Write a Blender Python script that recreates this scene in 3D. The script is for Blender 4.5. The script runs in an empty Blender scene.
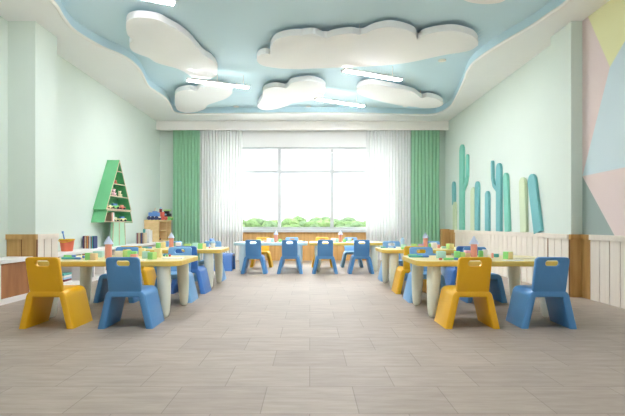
import bpy, bmesh, math, random
from mathutils import Vector, Matrix
random.seed(7)
S = bpy.context.scene
COL = S.collection
PI = math.pi
# ---------------------------------------------------------------- camera model
H, F, VX, VY = 0.85, 490.0, 310.0, 224.5
def ufl(px, py, z=0.0):                      # point on a horizontal plane seen at a pixel
    d = (H - z) * F / (py - VY)
    return Vector(((px - VX) * d / F, d, z))
def udep(px, py, d):
    return Vector(((px - VX) * d / F, d, H - (py - VY) * d / F))
cam = bpy.data.cameras.new('camera'); co = bpy.data.objects.new('camera', cam); COL.objects.link(co)
co.location = (0, 0, H); co.rotation_euler = (PI / 2, 0, 0)
cam.sensor_width = 36; cam.lens = 36 * F / 625
cam.shift_x = (312.5 - VX) / 625; cam.shift_y = (VY - 208) / 625
cam.clip_end = 500
S.camera = co
S.view_settings.view_transform = 'Standard'; S.view_settings.look = 'None'
S.view_settings.gamma = 1; S.view_settings.use_curve_mapping = False
S.view_settings.exposure = 1.53

# ---------------------------------------------------------------- materials
def lin(c):
    r = []
    for v in c:
        v /= 255.0
        r.append(v / 12.92 if v <= 0.04045 else ((v + 0.055) / 1.055) ** 2.4)
    return (*r, 1.0)
MATS = {}
def mat(name, rgb, rough=0.5, var=0.06, scale=6.0, spec=0.5, stretch=(1, 1, 1), bump=0.0, translucent=0.0):
    if name in MATS: return MATS[name]
    m = bpy.data.materials.new(name); m.use_nodes = True
    nt = m.node_tree; b = nt.nodes['Principled BSDF']
    tc = nt.nodes.new('ShaderNodeTexCoord'); mp = nt.nodes.new('ShaderNodeMapping')
    mp.inputs['Scale'].default_value = stretch
    nz = nt.nodes.new('ShaderNodeTexNoise'); nz.inputs['Scale'].default_value = scale; nz.inputs['Detail'].default_value = 4
    rp = nt.nodes.new('ShaderNodeValToRGB')
    c = lin(rgb)
    rp.color_ramp.elements[0].position = 0.3; rp.color_ramp.elements[1].position = 0.7
    rp.color_ramp.elements[0].color = (*[max(0, v * (1 - var)) for v in c[:3]], 1)
    rp.color_ramp.elements[1].color = (*[min(1, v * (1 + var)) for v in c[:3]], 1)
    L = nt.links.new
    L(tc.outputs['Object'], mp.inputs['Vector']); L(mp.outputs['Vector'], nz.inputs['Vector'])
    L(nz.outputs['Fac'], rp.inputs['Fac']); L(rp.outputs['Color'], b.inputs['Base Color'])
    b.inputs['Roughness'].default_value = rough
    b.inputs['Specular IOR Level'].default_value = spec
    if bump:
        bp = nt.nodes.new('ShaderNodeBump'); bp.inputs['Strength'].default_value = bump; bp.inputs['Distance'].default_value = 0.01
        L(nz.outputs['Fac'], bp.inputs['Height']); L(bp.outputs['Normal'], b.inputs['Normal'])
    if translucent:
        tr = nt.nodes.new('ShaderNodeBsdfTranslucent'); mx = nt.nodes.new('ShaderNodeMixShader')
        mx.inputs[0].default_value = translucent
        L(rp.outputs['Color'], tr.inputs['Color']); L(b.outputs[0], mx.inputs[1]); L(tr.outputs[0], mx.inputs[2])
        L(mx.outputs[0], nt.nodes['Material Output'].inputs['Surface'])
    MATS[name] = m
    return m
def wood(name, rgb, dark, stretch=(1, 12, 12), rough=0.45, scale=2.5):
    m = mat(name, rgb, rough, 0.1, scale, stretch=stretch)
    rp = [n for n in m.node_tree.nodes if n.type == 'VALTORGB'][0]
    rp.color_ramp.elements[0].color = lin(dark); rp.color_ramp.elements[1].color = lin(rgb)
    return m
def emis(name, rgb, st):
    m = bpy.data.materials.new(name); m.use_nodes = True
    b = m.node_tree.nodes['Principled BSDF']
    b.inputs['Base Color'].default_value = lin(rgb)
    b.inputs['Emission Color'].default_value = lin(rgb); b.inputs['Emission Strength'].default_value = st
    return m
WALL = mat('mint wall paint', (221, 233, 223), 0.75, 0.012, 1.5, 0.2)
CEIL = mat('white ceiling paint', (246, 247, 245), 0.8, 0.01, 1.5, 0.2)
TRAY = mat('pale blue tray paint', (206, 232, 240), 0.8, 0.015, 1.0, 0.2)
CLOUD = mat('white cloud board', (248, 248, 246), 0.75, 0.01, 2, 0.2)
PINK = mat('pink wall paint', (234, 216, 211), 0.75, 0.012, 1.5, 0.2)
YEL = mat('yellow wall paint', (240, 238, 186), 0.75, 0.012, 1.5, 0.2)
SKYP = mat('ice blue wall paint', (214, 230, 234), 0.75, 0.012, 1.5, 0.2)
GREY = mat('sage grey wall paint', (160, 176, 170), 0.75, 0.012, 1.5, 0.2)
WLIT = mat('light-whitened boards', (236, 227, 212), 0.55, 0.03, 3, stretch=(8, 8, 0.7))  # wood whitened by strong light, with that light painted into the colour
OAK = wood('oak boards', (206, 166, 104), (180, 138, 78), (9, 9, 0.7))
OAKD = wood('dark oak boards', (186, 130, 84), (158, 104, 62), (9, 4, 0.8))
PANEL = wood('oak window panel', (228, 182, 116), (208, 158, 90), (9, 9, 0.6))
WHITE = mat('white lacquer', (243, 241, 236), 0.4, 0.01, 2)
FRAME = mat('white window frame', (206, 212, 212), 0.4, 0.01, 2)
TOPW = wood('birch tabletop', (240, 224, 168), (230, 210, 150), (1, 8, 8), 0.35)
EDGEW = wood('tabletop edge', (238, 206, 104), (228, 192, 86), (1, 8, 8), 0.4)
TOPB = mat('pale blue tabletop', (196, 226, 232), 0.35, 0.03, 2)
LEGM = mat('pale table legs', (240, 243, 226), 0.45, 0.03, 3)
LEGB = mat('pale blue table legs', (214, 230, 234), 0.45, 0.03, 3)
CY = mat('yellow plastic', (248, 188, 14), 0.36, 0.02, 4, 0.7)
CB = mat('blue plastic', (76, 146, 206), 0.36, 0.02, 4, 0.95)
CD = mat('deep blue plastic', (64, 126, 204), 0.36, 0.02, 4, 0.95)
CB_LIT = mat('lit-toned blue plastic', (120, 178, 226), 0.36, 0.02, 4, 0.95)  # same blue as the other chairs, light painted in as a paler tone
GREEN = mat('green shelf lacquer', (112, 192, 136), 0.5, 0.03, 3)
LGREEN = mat('light green lacquer', (176, 220, 186), 0.5, 0.03, 3)
EDGE = wood('plywood edge', (226, 206, 178), (206, 182, 150))
TEAL = mat('teal cactus board', (128, 204, 184), 0.6, 0.03, 3)
BTEAL = mat('blue teal cactus board', (114, 182, 184), 0.6, 0.03, 3)
PALEG = mat('pale green cactus board', (204, 220, 184), 0.6, 0.03, 3)
GCURT = mat('green curtain cloth', (182, 228, 196), 0.85, 0.04, 5, 0.1, (1, 1, 30), translucent=0.4)
RGB = {'coral': (240, 140, 118), 'lavender': (186, 202, 230), 'green': (120, 220, 104), 'lime': (176, 226, 110), 'mint': (164, 222, 206),
       'tan': (236, 204, 142), 'cream': (236, 224, 196), 'yellow': (244, 226, 140), 'white': (244, 240, 234), 'red': (226, 70, 48),
       'pink': (240, 176, 196), 'teal': (44, 166, 160), 'blue': (58, 120, 206), 'skyblue': (150, 196, 232), 'black': (30, 34, 40),
       'navy': (38, 56, 112), 'brown': (128, 84, 58), 'maroon': (128, 40, 44), 'orange': (236, 146, 50), 'beige': (220, 200, 160), 'grey': (150, 152, 156)}
def tm(c): return mat('toy ' + c, tuple(v + (255 - v) * (0.22 if c not in ('black', 'navy', 'maroon') else 0.05) for v in RGB[c]), 0.45, 0.03, 8)

# ---------------------------------------------------------------- object helpers
def tag(o, label=None, cat=None, group=None, kind=None):
    if label: o['label'] = label
    if cat: o['category'] = cat
    if group: o['group'] = group
    if kind: o['kind'] = kind
    return o
def empty(name, loc, label, cat, group=None, rz=0):
    o = bpy.data.objects.new(name, None); COL.objects.link(o)
    o.location = loc; o.rotation_euler = (0, 0, rz); o.empty_display_size = 0.1
    return tag(o, label, cat, group)
def link(name, bm, mats, parent=None, loc=None, smooth=False, rz=0):
    me = bpy.data.meshes.new(name)
    bmesh.ops.recalc_face_normals(bm, faces=bm.faces)
    bm.to_mesh(me); bm.free()
    for m in (mats if isinstance(mats, (list, tuple)) else [mats]): me.materials.append(m)
    if smooth:
        for p in me.polygons: p.use_smooth = True
        me.set_sharp_from_angle(angle=math.radians(35))
    o = bpy.data.objects.new(name, me); COL.objects.link(o)
    if parent is not None: o.parent = parent
    if loc is not None: o.location = loc
    if rz: o.rotation_euler = (0, 0, rz)
    return o
def struct(name, bm, mats, parent=None, smooth=False):
    o = link(name, bm, mats, parent, smooth=smooth)
    o['kind'] = 'structure'
    return o
def box(bm, x0, x1, y0, y1, z0, z1, mi=0, bev=0.0, M=None):
    r = bmesh.ops.create_cube(bm, size=1)
    vs = r['verts']
    for v in vs:
        v.co = Vector(((x0 + x1) / 2 + v.co.x * (x1 - x0), (y0 + y1) / 2 + v.co.y * (y1 - y0), (z0 + z1) / 2 + v.co.z * (z1 - z0)))
    fs = set(f for v in vs for f in v.link_faces)
    for f in fs: f.material_index = mi
    if bev:
        es = list(set(e for v in vs for e in v.link_edges))
        rr = bmesh.ops.bevel(bm, geom=es, offset=bev, segments=2, affect='EDGES', profile=0.5)
        for f in rr['faces']: f.material_index = mi
        vs = list(set(v for f in rr['faces'] for v in f.verts) | set(v for v in vs if v.is_valid))
    if M is not None: bmesh.ops.transform(bm, matrix=M, verts=vs)
    return vs
def lathe(bm, prof, n=24, c=(0, 0, 0), mi=0, M=None):
    rings = []; allv = []
    for r, z in prof:
        if r < 1e-6: ring = [bm.verts.new((c[0], c[1], c[2] + z))]
        else: ring = [bm.verts.new((c[0] + r * math.cos(2 * PI * i / n), c[1] + r * math.sin(2 * PI * i / n), c[2] + z)) for i in range(n)]
        rings.append(ring); allv += ring
    def F_(vs):
        f = bm.faces.new(vs); f.material_index = mi
    for a, b in zip(rings, rings[1:]):
        for i in range(n):
            j = (i + 1) % n
            if len(a) == 1 and len(b) == 1: continue
            if len(a) == 1: F_([a[0], b[j], b[i]])
            elif len(b) == 1: F_([a[i], a[j], b[0]])
            else: F_([a[i], a[j], b[j], b[i]])
    if len(rings[0]) > 1: F_(rings[0][::-1])
    if len(rings[-1]) > 1: F_(rings[-1])
    if M is not None: bmesh.ops.transform(bm, matrix=M, verts=allv)
    return allv
def tube(bm, pts, r, n=8, mi=0):
    pts = [Vector(p) for p in pts]; prev = None; up = Vector((0, 0, 1)); rings = []
    for i, p in enumerate(pts):
        t = (pts[min(i + 1, len(pts) - 1)] - pts[max(i - 1, 0)]).normalized()
        a = t.cross(up)
        if a.length < 1e-3: a = t.cross(Vector((1, 0, 0)))
        a.normalize(); b = t.cross(a)
        rr = r[i] if isinstance(r, (list, tuple)) else r
        rings.append([bm.verts.new(p + rr * (math.cos(2 * PI * k / n) * a + math.sin(2 * PI * k / n) * b)) for k in range(n)])
    for a, b in zip(rings, rings[1:]):
        for i in range(n):
            f = bm.faces.new([a[i], a[(i + 1) % n], b[(i + 1) % n], b[i]]); f.material_index = mi
    for rg in (rings[0], rings[-1]):
        f = bm.faces.new(rg); f.material_index = mi
def ball(bm, c, r, mi=0, sub=2, sc=(1, 1, 1)):
    q = bmesh.ops.create_icosphere(bm, subdivisions=sub, radius=r)
    for v in q['verts']: v.co = Vector((c[0] + v.co.x * sc[0], c[1] + v.co.y * sc[1], c[2] + v.co.z * sc[2]))
    for f in set(f for v in q['verts'] for f in v.link_faces): f.material_index = mi
def prism(bm, foot, z0, z1, mi=0):
    a = [bm.verts.new((x, y, z0)) for x, y in foot]; b = [bm.verts.new((x, y, z1)) for x, y in foot]
    n = len(foot); fs = []
    for i in range(n): fs.append(bm.faces.new([a[i], a[(i + 1) % n], b[(i + 1) % n], b[i]]))
    fs.append(bm.faces.new(a[::-1])); fs.append(bm.faces.new(b))
    for f in fs: f.material_index = mi
    return a + b
def smooth_loop(P, k=6):
    out = []; n = len(P)
    for i in range(n):
        p0, p1, p2, p3 = P[i - 1], P[i], P[(i + 1) % n], P[(i + 2) % n]
        for j in range(k):
            t = j / k
            out.append(tuple(0.5 * (2 * b + (-a + c) * t + (2 * a - 5 * b + 4 * c - d) * t * t + (-a + 3 * b - 3 * c + d) * t ** 3) for a, b, c, d in zip(p0, p1, p2, p3)))
    return out
def rrect(w, h, r, cx=0, cy=0, k=6):
    P = []
    for sx, sy, a0 in ((1, 1, 0), (-1, 1, PI / 2), (-1, -1, PI), (1, -1, 1.5 * PI)):
        for i in range(k + 1):
            a = a0 + PI / 2 * i / k
            P.append((cx + sx * (w / 2 - r) + r * math.cos(a), cy + sy * (h / 2 - r) + r * math.sin(a)))
    return P
def plate(bm, outer, holes, t, bev=0.0, mi=0, seg=2):       # flat plate in XY with holes, extruded up by t, rim bevelled
    es = []
    for loop in [outer] + holes:
        vs = [bm.verts.new((x, y, 0)) for x, y in loop]
        es += [bm.edges.new((vs[i], vs[(i + 1) % len(vs)])) for i in range(len(vs))]
    r = bmesh.ops.triangle_fill(bm, use_beauty=True, use_dissolve=False, edges=es)
    fs = [g for g in r['geom'] if isinstance(g, bmesh.types.BMFace)]
    ex = bmesh.ops.extrude_face_region(bm, geom=fs)
    top = [g for g in ex['geom'] if isinstance(g, bmesh.types.BMVert)]
    for v in top: v.co.z += t
    bmesh.ops.recalc_face_normals(bm, faces=bm.faces)
    if bev:
        sh = [e for e in bm.edges if len(e.link_faces) == 2 and abs(e.verts[0].co.z - e.verts[1].co.z) < 1e-6
              and e.calc_face_angle(0) > 1.2]
        bmesh.ops.bevel(bm, geom=sh, offset=bev, segments=seg, affect='EDGES', profile=0.5)
    for f in bm.faces: f.material_index = mi
def copy_tree(o, parent=None):
    c = o.copy(); COL.objects.link(c)
    if parent is not None: c.parent = parent
    for ch in list(o.children): copy_tree(ch, c)
    return c

# ================================================================ THE ROOM
CZ = 3.24; YB = 11.6; YF = -2.0
YP = 5.756
XL0, XL1 = -3.226, -3.55           # left pillar face / left wall plane
YQ = 6.25                          # far side of the pillars
XR0, XR1 = 3.068, 3.2
XLR, XRR = -3.55, 3.2            # recess planes
def XL(d): return XL0 if YP <= d <= YQ else XL1
def XR(d): return XR0 if YP <= d <= YQ else XR1
def dR(px): return F * XR1 / (px - VX)

# floor: pale stone-look tiles in a half-bond
fm = bpy.data.materials.new('pale stone floor tiles'); fm.use_nodes = True
nt = fm.node_tree; L = nt.links.new; b = nt.nodes['Principled BSDF']
tc = nt.nodes.new('ShaderNodeTexCoord'); mp = nt.nodes.new('ShaderNodeMapping')
mp.inputs['Location'].default_value = (0.224, -2.57 + 0.37 * 12, 0)
br = nt.nodes.new('ShaderNodeTexBrick'); br.offset = 0.5; br.squash = 1
br.inputs['Scale'].default_value = 1; br.inputs['Brick Width'].default_value = 0.445; br.inputs['Row Height'].default_value = 0.37
br.inputs['Mortar Size'].default_value = 0.0022; br.inputs['Mortar Smooth'].default_value = 0.1; br.inputs['Bias'].default_value = 0
br.inputs['Color1'].default_value = lin((177, 165, 152)); br.inputs['Color2'].default_value = lin((169, 157, 145)); br.inputs['Mortar'].default_value = lin((146, 137, 125))
mp2 = nt.nodes.new('ShaderNodeMapping'); mp2.inputs['Scale'].default_value = (1.2, 7, 1)
nz = nt.nodes.new('ShaderNodeTexNoise'); nz.inputs['Scale'].default_value = 3; nz.inputs['Detail'].default_value = 8; nz.inputs['Roughness'].default_value = 0.65
mx = nt.nodes.new('ShaderNodeMix'); mx.data_type = 'RGBA'; mx.blend_type = 'MULTIPLY'
rp = nt.nodes.new('ShaderNodeValToRGB'); rp.color_ramp.elements[0].color = (0.78, 0.77, 0.75, 1); rp.color_ramp.elements[1].color = (1.1, 1.1, 1.1, 1)
rp.color_ramp.elements[0].position = 0.3; rp.color_ramp.elements[1].position = 0.7
L(tc.outputs['Object'], mp.inputs['Vector']); L(mp.outputs[0], br.inputs['Vector'])
L(tc.outputs['Object'], mp2.inputs['Vector']); L(mp2.outputs[0], nz.inputs['Vector']); L(nz.outputs['Fac'], rp.inputs['Fac'])
mx.inputs[0].default_value = 0.8
L(br.outputs['Color'], mx.inputs[6]); L(rp.outputs['Color'], mx.inputs[7]); L(mx.outputs[2], b.inputs['Base Color'])
b.inputs['Roughness'].default_value = 0.5; b.inputs['Specular IOR Level'].default_value = 0.15
bm = bmesh.new(); box(bm, -3.9, 3.6, YF, YB + 0.2, -0.12, 0); struct('floor', bm, fm)

# walls
bm = bmesh.new()
prism(bm, [(XLR, YF), (XLR, YP), (XL0, YP), (XL0, YQ), (XL1, YQ), (XL1, YB + 0.2), (-3.9, YB + 0.2), (-3.9, YF)], 0, CZ + 0.3)
struct('wall_left', bm, WALL)
bm = bmesh.new()
prism(bm, [(XRR + 0.01, YF), (XRR + 0.01, YP), (XR0, YP), (XR0, YQ), (XR1, YQ), (XR1, YB + 0.2), (3.6, YB + 0.2), (3.6, YF)], 0, CZ + 0.3)
def rq(pts, mi):
    f = bm.faces.new([bm.verts.new((XRR, d, z)) for d, z in pts]); f.material_index = mi
rq([(YP, CZ), (5.64, CZ), (5.228, 2.53), (YP, 1.417)], 1)
rq([(5.64, CZ), (5.228, 2.53), (4.28, CZ)], 2)
rq([(5.228, 2.53), (YP, 1.417), (YF, 1.56), (YF, CZ), (4.28, CZ)], 3)
rq([(YP, 1.417), (YP, 0.6), (5.03, 0.6)], 4)
rq([(YP, 1.417), (5.03, 0.6), (YF, 0.6), (YF, 1.56)], 1)
rq([(YP, 0.6), (YP, 0), (YF, 0), (YF, 0.6)], 0)
struct('wall_right', bm, [WALL, PINK, YEL, SKYP, GREY])
WX0, WX1, WZ0, WZ1 = -2.22, 2.03, 0.74, 2.685
bm = bmesh.new()
box(bm, XL1, WX0, YB, YB + 0.2, 0, CZ + 0.3); box(bm, WX1, XR1, YB, YB + 0.2, 0, CZ + 0.3)
box(bm, WX0, WX1, YB, YB + 0.2, 0, WZ0, 0); box(bm, WX0, WX1, YB, YB + 0.2, WZ1, CZ + 0.3, 1)
struct('wall_back', bm, [WALL, CEIL])
bm = bmesh.new(); box(bm, -3.9, 3.6, YF - 0.2, YF, 0.6, CZ + 0.3); box(bm, -3.9, -3.4, YF - 0.2, YF, 0, 0.6); box(bm, 3.05, 3.6, YF - 0.2, YF, 0, 0.6); struct('wall_front', bm, WALL)  # low opening in this unseen wall is added to let light in

# ceiling with the wavy tray
tray_px = [(50.5, 0), (64, 19), (75.8, 32), (101, 47), (122, 56), (134, 64), (141.4, 73), (148, 86), (156, 92), (165, 98), (170, 105), (174, 112),
           (186, 114.2), (220, 114), (270, 113.6), (320, 113.3), (370, 113.8), (415, 115), (436, 114), (450, 107), (457, 96), (463.5, 82), (469, 69), (480, 58), (504, 42.5), (531, 27), (550, 14), (566, 3)]
tl = [ufl(x, y, CZ) for x, y in tray_px]; tl = [(p.x, p.y) for p in tl]
tl += [(2.75, 4.4), (2.7, 3.4), (2.2, 2.4), (1.0, 1.9), (-0.3, 2.2), (-1.6, 1.8), (-2.5, 2.6), (-2.75, 3.6), (-2.85, 4.5)]
tl = smooth_loop(tl, 5)
TZ = 3.38
bm = bmesh.new()
es = []
inner = [bm.verts.new((x, y, CZ)) for x, y in tl]
outer = [bm.verts.new(p) for p in ((-3.7, YF, CZ), (3.5, YF, CZ), (3.5, YB + 0.1, CZ), (-3.7, YB + 0.1, CZ))]
for lp in (inner, outer): es += [bm.edges.new((lp[i], lp[(i + 1) % len(lp)])) for i in range(len(lp))]
bmesh.ops.triangle_fill(bm, use_beauty=True, edges=es)
struct('ceiling', bm, CEIL)
bm = bmesh.new()
inner = [bm.verts.new((x, y, CZ)) for x, y in tl]
top = [bm.verts.new((x, y, TZ)) for x, y in tl]
n = len(tl)
for i in range(n):
    f = bm.faces.new([inner[i], inner[(i + 1) % n], top[(i + 1) % n], top[i]]); f.material_index = 1
# tray lid
te = [e for e in bm.edges if e.verts[0].co.z > TZ - 1e-4 and e.verts[1].co.z > TZ - 1e-4]
r = bmesh.ops.triangle_fill(bm, use_beauty=True, edges=te)
for g in r['geom']:
    if isinstance(g, bmesh.types.BMFace): g.material_index = 1
struct('ceiling_tray', bm, [CEIL, TRAY])
bm = bmesh.new(); box(bm, -3.9, 3.6, YF, YB + 0.2, CZ + 0.3, CZ + 0.4); struct('ceiling_slab', bm, CEIL)
bm = bmesh.new()
tube(bm, [(x, y, CZ + 0.004) for x, y in tl + tl[:1]], 0.022, 8)
struct('trim_1', bm, WHITE, smooth=True)
# curtain pelmet
bm = bmesh.new(); box(bm, XL(11.33) - 0.02, XR(11.33) + 0.02, 11.31, 11.36, 3.03, CZ, bev=0.006); struct('trim_2', bm, WHITE)

# wainscot boards
PW = 0.18
def boards(bm, p0, p1, nrm, z0, z1, mats_fn, th=0.03):
    p0, p1, nrm = Vector(p0), Vector(p1), Vector(nrm)
    L_ = (p1 - p0).length; t = (p1 - p0).normalized(); n_ = max(1, round(L_ / PW)); w = L_ / n_
    for i in range(n_):
        a = p0 + t * (i * w + 0.007); c = p0 + t * ((i + 1) * w - 0.007)
        q = [a, c, c + nrm * th, a + nrm * th]
        prism(bm, [(v.x, v.y) for v in q], z0, z1, mats_fn(i, n_))
    q = [p0, p1, p1 + nrm * (th * 0.75), p0 + nrm * (th * 0.75)]
    prism(bm, [(v.x, v.y) for v in q], z0, z1 - 0.001, 2)
def cap(bm, p0, p1, nrm, z0, z1, fn, th=0.045):
    p0, p1, nrm = Vector(p0), Vector(p1), Vector(nrm)
    L_ = (p1 - p0).length; t = (p1 - p0).normalized(); n_ = max(1, round(L_ / PW)); w = L_ / n_
    q = [0]; cur = fn(0, n_)
    segs = []
    for i in range(n_ + 1):
        m_ = fn(i, n_) if i < n_ else None
        if m_ != cur: segs.append((q[0], i * w, cur)); q = [i * w]; cur = m_
    for s0, s1, m_ in segs:
        a = p0 + t * s0; c = p0 + t * s1
        prism(bm, [(v.x, v.y) for v in (a, c, c + nrm * th, a + nrm * th)], z0, z1, m_)
GRO = mat('board groove', (132, 88, 44), 0.7, 0.05, 6)
WM = [WLIT, OAK, GRO]
CT = 0.735
allw = lambda i, n: 0
alld = lambda i, n: 1
bm = bmesh.new()   # right wall and its return, and the painted recess
rfn = lambda i, n: 1 if i >= n - 3 else 0
nR = (-1, 0, 0)
for q in (((XR1, YQ + 0.03, 0), (XR1, 11.25, 0), nR, rfn), ((XR0, YP, 0), (XR0, YQ, 0), nR, allw), ((XR0 - 0.03, YQ, 0), (XR1, YQ, 0), (0, 1, 0), allw)):
    boards(bm, *q[:3], 0, CT - 0.06, q[3]); cap(bm, *q[:3], CT - 0.06, CT, q[3])
box(bm, 2.99, XR1 - 0.031, 11.12, 11.27, 0, CT + 0.012, 1)
struct('trim_3', bm, WM)
bm = bmesh.new()
q = (XR0 - 0.03, YP, 0), (XRR, YP, 0), (0, -1, 0)
boards(bm, *q, 0, CT - 0.06, alld); cap(bm, *q, CT - 0.06, CT, alld)
struct('trim_4', bm, WM)
bm = bmesh.new()
ffn = lambda i, n: 1 if i < 1 else 0
q = (XRR, YP - 0.03, 0), (XRR, YF, 0), (-1, 0, 0)
boards(bm, *q, 0, CT - 0.06, ffn); cap(bm, *q, CT - 0.06, CT, ffn)
struct('trim_5', bm, WM)
bm = bmesh.new()   # left: return face and the short run beyond it
q = (XLR, YP, 0), (XL0 + 0.03, YP, 0), (0, -1, 0)
boards(bm, *q, 0, CT - 0.06, alld); cap(bm, *q, CT - 0.06, CT, alld)
struct('trim_6', bm, WM)
bm = bmesh.new()
nL = (1, 0, 0)
q = (XL0, YP, 0), (XL0, YQ, 0), nL
boards(bm, *q, 0, CT - 0.06, allw, 0.015); cap(bm, *q, CT - 0.06, CT, allw, 0.024)
struct('trim_7', bm, WM)
bm = bmesh.new(); box(bm, -2.4, 2.2, YB - 0.03, YB, 0, 0.665); struct('trim_8', bm, PANEL)
bm = bmesh.new(); box(bm, XL1, -2.4, YB - 0.025, YB, 0, 0.07); box(bm, 2.2, XR1, YB - 0.025, YB, 0, 0.07); struct('baseboard_back', bm, OAKD)

# window
gm = bpy.data.materials.new('window glass'); gm.use_nodes = True
nt = gm.node_tree; nt.nodes.remove(nt.nodes['Principled BSDF']); L = nt.links.new
tr = nt.nodes.new('ShaderNodeBsdfTransparent'); gl = nt.nodes.new('ShaderNodeBsdfGlossy'); gl.inputs['Roughness'].default_value = 0.02
fr = nt.nodes.new('ShaderNodeFresnel'); fr.inputs['IOR'].default_value = 1.3; ms = nt.nodes.new('ShaderNodeMixShader')
tr.inputs['Color'].default_value = (0.97, 0.99, 0.98, 1)
L(fr.outputs[0], ms.inputs[0]); L(tr.outputs[0], ms.inputs[1]); L(gl.outputs[0], ms.inputs[2]); L(ms.outputs[0], nt.nodes['Material Output'].inputs['Surface'])
win = bpy.data.objects.new('window_1', None); COL.objects.link(win); win.location = (0, 0, 0); win['kind'] = 'structure'
xs = [WX0, udep(279.4, 0, 11.66).x, udep(332, 0, 11.66).x, WX1]; zt = udep(0, 171.8, 11.66).z
bm = bmesh.new()
y0, y1 = YB + 0.04, YB + 0.11
box(bm, WX0, WX1, y0, y1, WZ0, WZ0 + 0.05); box(bm, WX0, WX1, y0, y1, WZ1 - 0.05, WZ1)
for x in xs: box(bm, max(WX0, x - 0.04), min(WX1, x + 0.04), y0 + 0.002, y1 - 0.002, WZ0 + 0.04, WZ1 - 0.04)
for a, c in zip(xs, xs[1:]): box(bm, a + 0.03, c - 0.03, y0 + 0.004, y1 - 0.004, zt - 0.03, zt + 0.03)
struct('window_frame', bm, FRAME, win)
for a, c in zip(xs, xs[1:]):
    for z0, z1 in ((WZ0 + 0.05, zt - 0.03), (zt + 0.03, WZ1 - 0.05)):
        bm = bmesh.new(); box(bm, a + 0.04, c - 0.04, y0 + 0.03, y0 + 0.036, z0, z1); struct('glass_pane', bm, gm, win)
bm = bmesh.new(); box(bm, WX0 - 0.1, WX1 + 0.1, YB - 0.09, YB + 0.04, 0.665, WZ0, bev=0.008); struct('window_sill', bm, FRAME, win)

# ================================================================ CURTAINS
def curtain(x0, x1, y, folds, amp, name, m, label, cat, group):
    bm = bmesh.new(); n_ = folds * 10; rows = 14
    ztop, zb = 3.232, 0.012
    g = []
    rnd = [random.uniform(0.7, 1.25) for _ in range(folds + 2)]
    for j in range(rows + 1):
        v = j / rows; row = []
        for i in range(n_ + 1):
            u = i / n_; k = u * folds
            a = amp * rnd[int(k)] * (0.75 + 0.25 * v)
            row.append(bm.verts.new((x0 + (x1 - x0) * u + 0.006 * math.sin(7 * v + k), y + a * math.sin(2 * PI * k) + 0.004 * math.sin(5 * v + 2 * k), ztop + (zb - ztop) * v)))
        g.append(row)
    for j in range(rows):
        for i in range(n_): bm.faces.new([g[j][i], g[j][i + 1], g[j + 1][i + 1], g[j + 1][i]])
    o = link(name, bm, m, smooth=False)
    for p in o.data.polygons: p.use_smooth = True
    return tag(o, label, cat, group)
sm = bpy.data.materials.new('sheer white voile'); sm.use_nodes = True
nt = sm.node_tree; nt.nodes.remove(nt.nodes['Principled BSDF']); L = nt.links.new
tr = nt.nodes.new('ShaderNodeBsdfTransparent'); df = nt.nodes.new('ShaderNodeBsdfDiffuse'); tl_ = nt.nodes.new('ShaderNodeBsdfTranslucent')
df.inputs['Color'].default_value = (0.86, 0.87, 0.86, 1); tl_.inputs['Color'].default_value = (0.96, 0.96, 0.95, 1)
nz = nt.nodes.new('ShaderNodeTexNoise'); nz.inputs['Scale'].default_value = 40
m1 = nt.nodes.new('ShaderNodeMixShader'); m1.inputs[0].default_value = 0.08; m2 = nt.nodes.new('ShaderNodeMixShader')
mr = nt.nodes.new('ShaderNodeMapRange'); mr.inputs['To Min'].default_value = 0.94; mr.inputs['To Max'].default_value = 0.97
L(nz.outputs['Fac'], mr.inputs['Value']); L(df.outputs[0], m1.inputs[1]); L(tl_.outputs[0], m1.inputs[2])
L(mr.outputs[0], m2.inputs[0]); L(tr.outputs[0], m2.inputs[1]); L(m1.outputs[0], m2.inputs[2]); L(m2.outputs[0], nt.nodes['Material Output'].inputs['Surface'])
curtain(-3.2, -2.58, 11.44, 8, 0.028, 'green_curtain', GCURT, 'pleated green curtain hanging left of the window, near the wooden cube shelf', 'curtain', 'green curtains')
curtain(2.36, 3.02, 11.44, 8, 0.028, 'green_curtain', GCURT, 'pleated green curtain hanging right of the window, near the cactus wall', 'curtain', 'green curtains')
curtain(-2.57, -1.58, 11.45, 15, 0.024, 'sheer_curtain', sm, 'sheer white curtain hanging at the left end of the window', 'curtain', 'sheer curtains')
curtain(1.31, 2.35, 11.45, 15, 0.024, 'sheer_curtain', sm, 'sheer white curtain hanging at the right end of the window', 'curtain', 'sheer curtains')

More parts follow.
